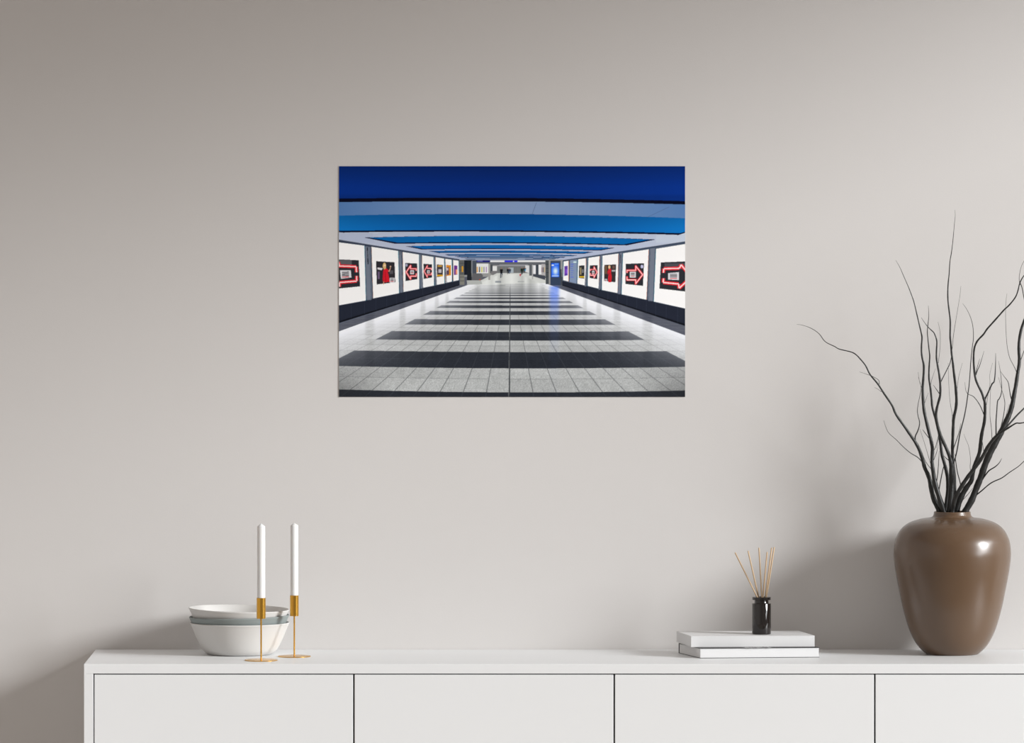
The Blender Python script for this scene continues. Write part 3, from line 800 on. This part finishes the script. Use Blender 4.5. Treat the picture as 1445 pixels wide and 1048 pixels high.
    for fxx in (105, 215, 310, 400, 480, 560, 700, 800, 900):
        line(L2(fxx, 242 - fxx * .2045), L2(fxx + 3, 380 - fxx * .312), .35, (54, 62, 80), .8)
    lb = [(0, 636, 215, 664, 0, 240, 227, 199), (274, 673, 496, 708, 288, 182, 503, 139), (533, 716, 669, 738, 540, 129, 671, 103), (694, 743, 789, 758, 697, 95, 794, 75),
          (807, 759, 878, 771, 808, 71, 881, 57), (888, 773, 941, 781, 890, 53, 943, 42), (953, 783, 998, 789, 955, 39, 1000, 30)]
    for (x0, t0, x1, t1, u0, b0, u1, b1) in lb:
        poly([L(x0 - 7, t0 - 3), L(x1 + 5, t1 - 3), L2(u1 + 5, b1 + 3), L2(u0 - 7, b0 + 3)], (40, 62, 84))
        poly([L(x0, t0), L(x1, t1), L2(u1, b1), L2(u0, b0)], (255, 255, 255))
        line(L(x1 + 1, t1), L2(u1 + 1, b1), .5, (90, 170, 190), .7); line(L(x0, t0), L2(u0, b0), .5, (235, 150, 110), .5)
    for (x0, x1, yt, yb) in ((222, 262, 672, 196), (501, 524, 712, 134), (673, 690, 742, 98), (791, 804, 760, 72), (881, 886, 774, 54)):
        poly([L(x0, yt), L(x1, yt + 6), L2(x1 + 14, yb - 2), L2(x0 + 14, yb + 2)], (112, 121, 136), .9)
        line(L(x0 + (x1 - x0) * .9, yt + 5), L2(x0 + (x1 - x0) * .9 + 14, yb), .5, (70, 78, 94), .8)
    line(L(240, 676), L(246, 818), 1.5, (38, 42, 52)); line(L(242, 705), L(244, 770), .7, (110, 114, 122))
    line(L(511, 715), L(512, 740), .7, (50, 56, 66))
    # ---- right wall
    poly([Rr(425, 785), Rr(1445, 628), R2(1445, 415), R2(420, 72)], (96, 104, 120))
    poly([Rr(425, 787), Rr(1445, 630), Rr(1445, 646), Rr(425, 793)], (60, 72, 92))
    poly([R2(420, 36), R2(1445, 262), R2(1445, 412), R2(420, 74)], (33, 38, 52))
    poly([R2(420, 68), R2(1445, 396), R2(1445, 412), R2(420, 75)], (12, 14, 22))
    for fxx in (560, 640, 720, 800, 880, 960, 1040, 1120, 1200, 1285, 1380):
        line(R2(fxx, 36 + (fxx - 420) * .221), R2(fxx - 2, 74 + (fxx - 420) * .325), .35, (58, 66, 82), .8)
    rb = [(1200, 690, 1445, 650, 1182, 208, 1445, 266), (926, 727, 1140, 694, 914, 148, 1121, 193), (755, 747, 888, 729, 750, 112, 881, 138), (638, 765, 731, 751, 632, 78, 724, 101), (552, 777, 618, 768, 546, 60, 614, 76), (432, 795, 473, 789, 428, 30, 473, 42)]
    for (x0, t0, x1, t1, u0, b0, u1, b1) in rb:
        poly([Rr(x0 - 6, t0 - 3), Rr(x1 + 6, t1 - 3), R2(u1 + 6, b1 + 3), R2(u0 - 6, b0 + 3)], (40, 62, 84))
        poly([Rr(x0, t0), Rr(x1, t1), R2(u1, b1), R2(u0, b0)], (255, 255, 255))
        line(Rr(x0 - 1, t0), R2(u0 - 1, b0), .5, (70, 160, 180), .7); line(Rr(x1, t1), R2(u1, b1), .6, (225, 120, 80), .6)
    poly([Rr(486, 785), Rr(545, 778), R2(540, 58), R2(482, 44)], (128, 146, 176))
    for q in range(7):
        rect(Rr, 490, 815 + q * 18, 515 - (q % 3) * 4, 820 + q * 18, (70, 90, 220), .8)
    rect(Rr, 512, 795, 538, 806, (200, 225, 225))
    for (x0, x1, yt, yb) in ((1148, 1190, 690, 202), (895, 918, 726, 144), (737, 751, 748, 108), (622, 634, 768, 80)):
        poly([Rr(x0, yt), Rr(x1, yt - 5), R2(x1 - 16, yb + 4), R2(x0 - 16, yb)], (114, 122, 138), .9)
        line(Rr(x0 + 4, yt), R2(x0 - 12, yb), .5, (70, 78, 94), .8)
    line(Rr(906, 738), Rr(904, 810), .8, (46, 50, 60))
    line(R2(410, -60), R2(414, 70), 1.6, (60, 66, 72))
    # ---- posters in the light boxes
    RED, PINK, DKP = (226, 34, 48), (255, 214, 214), (42, 44, 50)
    def arrow(f, x0, y0, x1, y1, right, w):
        g = lambda u, v: f(x0 + (x1 - x0) * (u if right else 1 - u), y0 + (y1 - y0) * v)
        pts = [g(.06, .28), g(.56, .28), g(.56, .07), g(.95, .5), g(.56, .95), g(.56, .76), g(.06, .76), g(.06, .62)]
        for c, ww in ((RED, w), (PINK, w * .38)):
            for a, b_ in zip(pts, pts[1:]):
                line(a, b_, ww, c)
                disc(a, ww / 2, ww / 2, c)
            line(g(.06, .28), g(.06, .42), ww, c)
            disc(pts[-1], ww / 2, ww / 2, c)
    def label(f, x0, y0, x1, y1, n):
        rect(f, x0, y0, x1, y1, (214, 214, 218))
        for q in range(n):
            yy = y0 + (y1 - y0) * (q + .9) / (n + 1.2)
            rect(f, x0 + (x1 - x0) * .2, yy, x1 - (x1 - x0) * .2, yy + (y1 - y0) * .55 / (n + 1.2), (60, 60, 66) if q < n - 1 else (190, 60, 70), .9)
    low = lambda v: (390 - 234) * K + v                 # lower-tile row expressed in upper-tile rows
    poly([L(0, 778), L(168, 785), L(180, low(82)), L(0, low(100))], DKP); rect(L, 0, 785, 110, 830, (112, 112, 116), .7)
    T = lambda x, y: L(x, y)
    for c, w in ((RED, 4.6), (PINK, 1.7)):
        for a, b_ in ((L(-20, 832), L(147, 838)), (L(147, 838), L(150, 885)), (L(150, 915), L(152, low(38))), (L(152, low(38)), L(8, low(50))), (L(8, low(50)), L(8, low(85))), (L(0, 800), L(10, 838))):
            line(a, b_, w, c)
    poly([L(12, 868), L(102, 868), L(108, 928), L(20, 940)], (216, 216, 220)); 
    for q in range(4):
        poly([L(30, 882 + q * 13), L(86, 880 + q * 13), L(86, 888 + q * 13), L(30, 890 + q * 13)], (50, 50, 56) if q < 3 else (200, 50, 60), .9)
    # woman in red, left
    poly([L(312, 793), L(466, 802), L(472, low(48)), L(318, low(66))], (44, 42, 48))
    poly([L(376, 856), L(398, 850), L(404, 872), L(416, 905), L(426, 960), L(424, low(46)), L(404, low(44)), L(398, low(50)), L(390, low(46)), L(382, 972), L(372, 930), L(370, 888)], (206, 28, 44))
    poly([L(384, 880), L(392, 878), L(398, 960), L(392, low(40)), L(388, 960)], (170, 16, 34), .7)
    poly([L(398, 852), L(420, 872), L(416, 884), L(402, 878)], (206, 28, 44)); poly([L(372, 870), L(366, 940), L(372, 975), L(380, 940), L(380, 880)], (198, 26, 42))
    poly([L(414, 876), L(430, 846), L(436, 850), L(424, 884)], (190, 150, 125)); disc(L(432, 838), 1.1, 1.3, (200, 165, 140))
    disc(L(382, 832), 2.4, 4.6, (214, 182, 120)); disc(L(384, 830), 1.3, 2.0, (232, 200, 176)); poly([L(370, 836), L(376, 862), L(394, 858), L(396, 834)], (206, 172, 112), .8)
    poly([L(322, 845), L(368, 850), L(360, 868), L(326, 862)], (220, 216, 220)); rect(L, 326, 880, 342, 940, (150, 120, 170), .6)
    poly([L(372, 962), L(379, 962), L(377, 988), L(371, 986)], (214, 150, 120))
    label(L, 424, 930, 466, low(52), 3); rect(L, 424, 870, 455, 900, (120, 118, 126), .5)
    poly([L(555, 808), L(654, 812), L(655, low(22)), L(557, low(38))], DKP); arrow(L, 558, 820, 652, low(28), False, 2.6); label(L, 596, 868, 628, 902, 2); disc(L(566, 826), 1.6, 2.2, (190, 190, 220), .8)
    poly([L(707, 815), L(777, 819), L(778, low(8)), L(709, low(20))], DKP); arrow(L, 709, 822, 776, low(12), False, 2.0); label(L, 736, 868, 760, 895, 2)
    poly([L(817, 820), L(867, 824), L(867, 918), L(818, 925)], (70, 62, 66)); rect(L, 818, 905, 867, 918, (214, 160, 30)); rect(L, 824, 826, 860, 840, (226, 170, 60), .8); rect(L, 830, 860, 856, 890, (190, 186, 196))
    poly([L(896, 824), L(935, 827), L(935, 910), L(897, 916)], (220, 140, 40)); rect(L, 898, 845, 918, 905, (90, 70, 90)); rect(L, 900, 850, 912, 870, (210, 190, 190))
    poly([L(960, 828), L(988, 830), L(988, 904), L(961, 908)], (110, 50, 140)); rect(L, 974, 862, 988, 902, (230, 150, 120))
    # right posters
    low2 = low
    poly([Rr(1240, 803), Rr(1445, 795), Rr(1445, low2(125)), Rr(1228, low2(100))], DKP); rect(Rr, 1270, 810, 1445, 860, (96, 98, 104), .6)
    for c, w in ((RED, 4.8), (PINK, 1.8)):
        for a, b_ in ((Rr(1262, 890), Rr(1264, 855)), (Rr(1264, 855), Rr(1395, 852)), (Rr(1395, 852), Rr(1408, 822)), (Rr(1408, 822), Rr(1460, 885)), (Rr(1262, 935), Rr(1260, low2(50))), (Rr(1260, low2(50)), Rr(1388, low2(62))), (Rr(1388, low2(62)), Rr(1392, low2(98))), (Rr(1392, low2(98)), Rr(1460, low2(35)))):
            line(a, b_, w, c)
    poly([Rr(1300, 892), Rr(1390, 884), Rr(1390, 950), Rr(1300, 946)], (218, 218, 222))
    for q in range(4):
        rect(Rr, 1316, 899 + q * 11, 1374, 905 + q * 11, (50, 50, 56) if q < 3 else (210, 50, 60), .9)
    poly([Rr(948, 815), Rr(1100, 810), Rr(1092, low2(78)), Rr(946, low2(62))], DKP); arrow(Rr, 950, 822, 1096, low2(68), True, 3.0); label(Rr, 982, 880, 1032, 928, 3); disc(Rr(1083, 838), 2.0, 2.6, (205, 205, 240), .9)
    poly([Rr(770, 824), Rr(868, 820), Rr(862, low2(48)), Rr(768, low2(36))], (52, 48, 50))
    poly([Rr(806, 856), Rr(828, 856), Rr(826, 888), Rr(832, 925), Rr(828, 968), Rr(804, 968), Rr(802, 925), Rr(810, 888)], (210, 36, 48))
    poly([Rr(814, 890), Rr(820, 890), Rr(820, 966), Rr(812, 966)], (168, 20, 36), .7)
    poly([Rr(806, 858), Rr(796, 880), Rr(800, 905), Rr(808, 890)], (210, 36, 48)); disc(Rr(812, 842), 1.7, 2.6, (218, 176, 120)); disc(Rr(813, 843), 1.0, 1.4, (228, 192, 165))
    rect(Rr, 832, 865, 862, 880, (205, 205, 208), .8); rect(Rr, 774, 830, 792, 900, (150, 110, 70), .6); label(Rr, 772, 940, 794, 962, 2); rect(Rr, 838, 830, 858, 856, (120, 90, 80), .8)
    poly([Rr(650, 828), Rr(714, 826), Rr(712, low2(22)), Rr(648, low2(12))], DKP); arrow(Rr, 651, 834, 712, low2(14), True, 2.2); label(Rr, 668, 872, 688, 904, 2)
    poly([Rr(560, 830), Rr(606, 828), Rr(604, low2(18)), Rr(558, low2(12))], (48, 50, 54)); rect(Rr, 560, 916, 604, 930, (206, 170, 40)); rect(Rr, 568, 846, 580, 905, (190, 170, 120), .8); rect(Rr, 584, 860, 600, 890, (150, 150, 156), .7)
    poly([Rr(438, 834), Rr(466, 832), Rr(466, 910), Rr(438, 916)], (92, 60, 160)); rect(Rr, 446, 860, 466, 895, (130, 80, 200))
    img_c = np.clip(img, 0, 255)
    return (img_c[0::2, 0::2] + img_c[1::2, 0::2] + img_c[0::2, 1::2] + img_c[1::2, 1::2]) / 4, X0, Y0, WP, HP

pic, X0, Y0, WP, HP = paint()
h, w, _ = pic.shape
c = pic / 255.0
picl = np.where(c <= 0.04045, c / 12.92, ((c + 0.055) / 1.055) ** 2.4) / 0.94
picl = np.clip(picl, 0, 0.98)
PT = 0.0016
sp = sc_at(-PT)
pw, ph = WP / sp, HP / sp
gx = (np.arange(w) / (w - 1) - 0.5) * pw
gz = (0.5 - np.arange(h) / (h - 1)) * ph
GX, GZ = np.meshgrid(gx, gz)
verts = np.stack([GX.ravel(), np.full(w * h, -PT), GZ.ravel()], 1)
idx = np.arange(w * h).reshape(h, w)
quads = np.stack([idx[1:, :-1].ravel(), idx[1:, 1:].ravel(), idx[:-1, 1:].ravel(), idx[:-1, :-1].ravel()], 1)
# back corners and the thin edges of the panel
nb = len(verts)
bv = np.array([(-pw / 2, 0, ph / 2), (pw / 2, 0, ph / 2), (pw / 2, 0, -ph / 2), (-pw / 2, 0, -ph / 2)]) + np.array((0, -0.0002, 0))
verts = np.concatenate([verts, bv])
me = bpy.data.meshes.new('wall_print')
tl, tr_, br_, bl_ = int(idx[0, 0]), int(idx[0, -1]), int(idx[-1, -1]), int(idx[-1, 0])
faces = quads.tolist()
faces += [[nb, nb + 1, nb + 2, nb + 3]]
faces += [list(idx[0, :]) + [nb + 1, nb], [nb + 3, nb + 2] + list(idx[-1, ::-1]), [nb] + [nb + 3] + list(idx[::-1, 0]), list(idx[:, -1]) + [nb + 2, nb + 1]]
me.from_pydata(verts.tolist(), [], [[int(q) for q in f] for f in faces])
at = me.color_attributes.new('picture', 'FLOAT_COLOR', 'POINT')
buf = np.ones((len(verts), 4), np.float32)
buf[:nb, :3] = picl.reshape(-1, 3)
buf[nb:, :3] = 0.75
at.data.foreach_set('color', buf.ravel())
pm = bpy.data.materials.new('printed_picture')
pm.use_nodes = True
nt = pm.node_tree
bsdf = nt.nodes['Principled BSDF']
an = nt.nodes.new('ShaderNodeAttribute'); an.attribute_name = 'picture'
nt.links.new(an.outputs['Color'], bsdf.inputs['Base Color'])
bsdf.inputs['Roughness'].default_value = 0.6
bsdf.inputs['Specular IOR Level'].default_value = 0.08
pr = link('wall_print', me, pm)
cpt = P(X0 + WP / 2, Y0 + HP / 2, -PT)
pr.location = (cpt.x, 0, cpt.z)
tag(pr, 'frameless print of a blue-ceilinged underpass hanging on the grey wall', 'picture')

# ------------------------------------------------------------------ light
wd = bpy.data.worlds.new('room_daylight')
S.world = wd
wd.use_nodes = True
bg = wd.node_tree.nodes['Background']
bg.inputs['Color'].default_value = (1.0, 0.93, 0.885, 1)
wn = wd.node_tree
wtc = wn.nodes.new('ShaderNodeTexCoord')
wsx = wn.nodes.new('ShaderNodeSeparateXYZ')
wmr = wn.nodes.new('ShaderNodeMapRange')       # brighter open room to the left, dimmer towards the back of the room
wmr.interpolation_type = 'SMOOTHSTEP'
wmr.inputs['From Min'].default_value = -0.60
wmr.inputs['From Max'].default_value = -0.10
wmr.inputs['To Min'].default_value = 0.61
wmr.inputs['To Max'].default_value = 0.275
wn.links.new(wtc.outputs['Generated'], wsx.inputs['Vector'])
wn.links.new(wsx.outputs['X'], wmr.inputs['Value'])
wn.links.new(wmr.outputs['Result'], bg.inputs['Strength'])

sd = bpy.data.lights.new('sun', 'SUN')
sd.energy = 3.52
sd.angle = math.radians(15.5)
sd.color = (0.985, 1.0, 1.01)
so = bpy.data.objects.new('sun', sd)
COL.objects.link(so)
so.rotation_euler = Vector((-2.0, 1.0, -0.75)).to_track_quat('-Z', 'Y').to_euler()
so.location = (6, -3, 4)

ad = bpy.data.lights.new('window_daylight', 'AREA')
ad.shape = 'RECTANGLE'
ad.size = 0.5
ad.size_y = (WZ1 - WZ0) - 0.1
ad.energy = 36
ad.color = (0.96, 0.98, 1.0)
ao = bpy.data.objects.new('window_daylight', ad)
COL.objects.link(ao)
ao.location = (3.61, -1.07, (WZ0 + WZ1) / 2)
ao.rotation_euler = Vector((-math.cos(WANG), -math.sin(WANG), 0)).to_track_quat('-Z', 'Z').to_euler()

# ------------------------------------------------------------------ camera
cam = bpy.data.cameras.new('camera')
co = bpy.data.objects.new('camera', cam)
COL.objects.link(co)
cam.sensor_width = 36.0
cam.sensor_fit = 'HORIZONTAL'
cam.lens = F * 36.0 / 1445.0
cam.shift_x = 0.0
cam.shift_y = -(524.0 - HY) / 1445.0
cam.clip_end = 100
co.location = (0, CAM_Y, CAM_Z)
co.rotation_euler = (math.pi / 2, 0, 0)
S.camera = co

S.view_settings.view_transform = 'Standard'
S.view_settings.look = 'None'
S.view_settings.gamma = 1.0
S.view_settings.exposure = 0.05
S.view_settings.use_curve_mapping = False
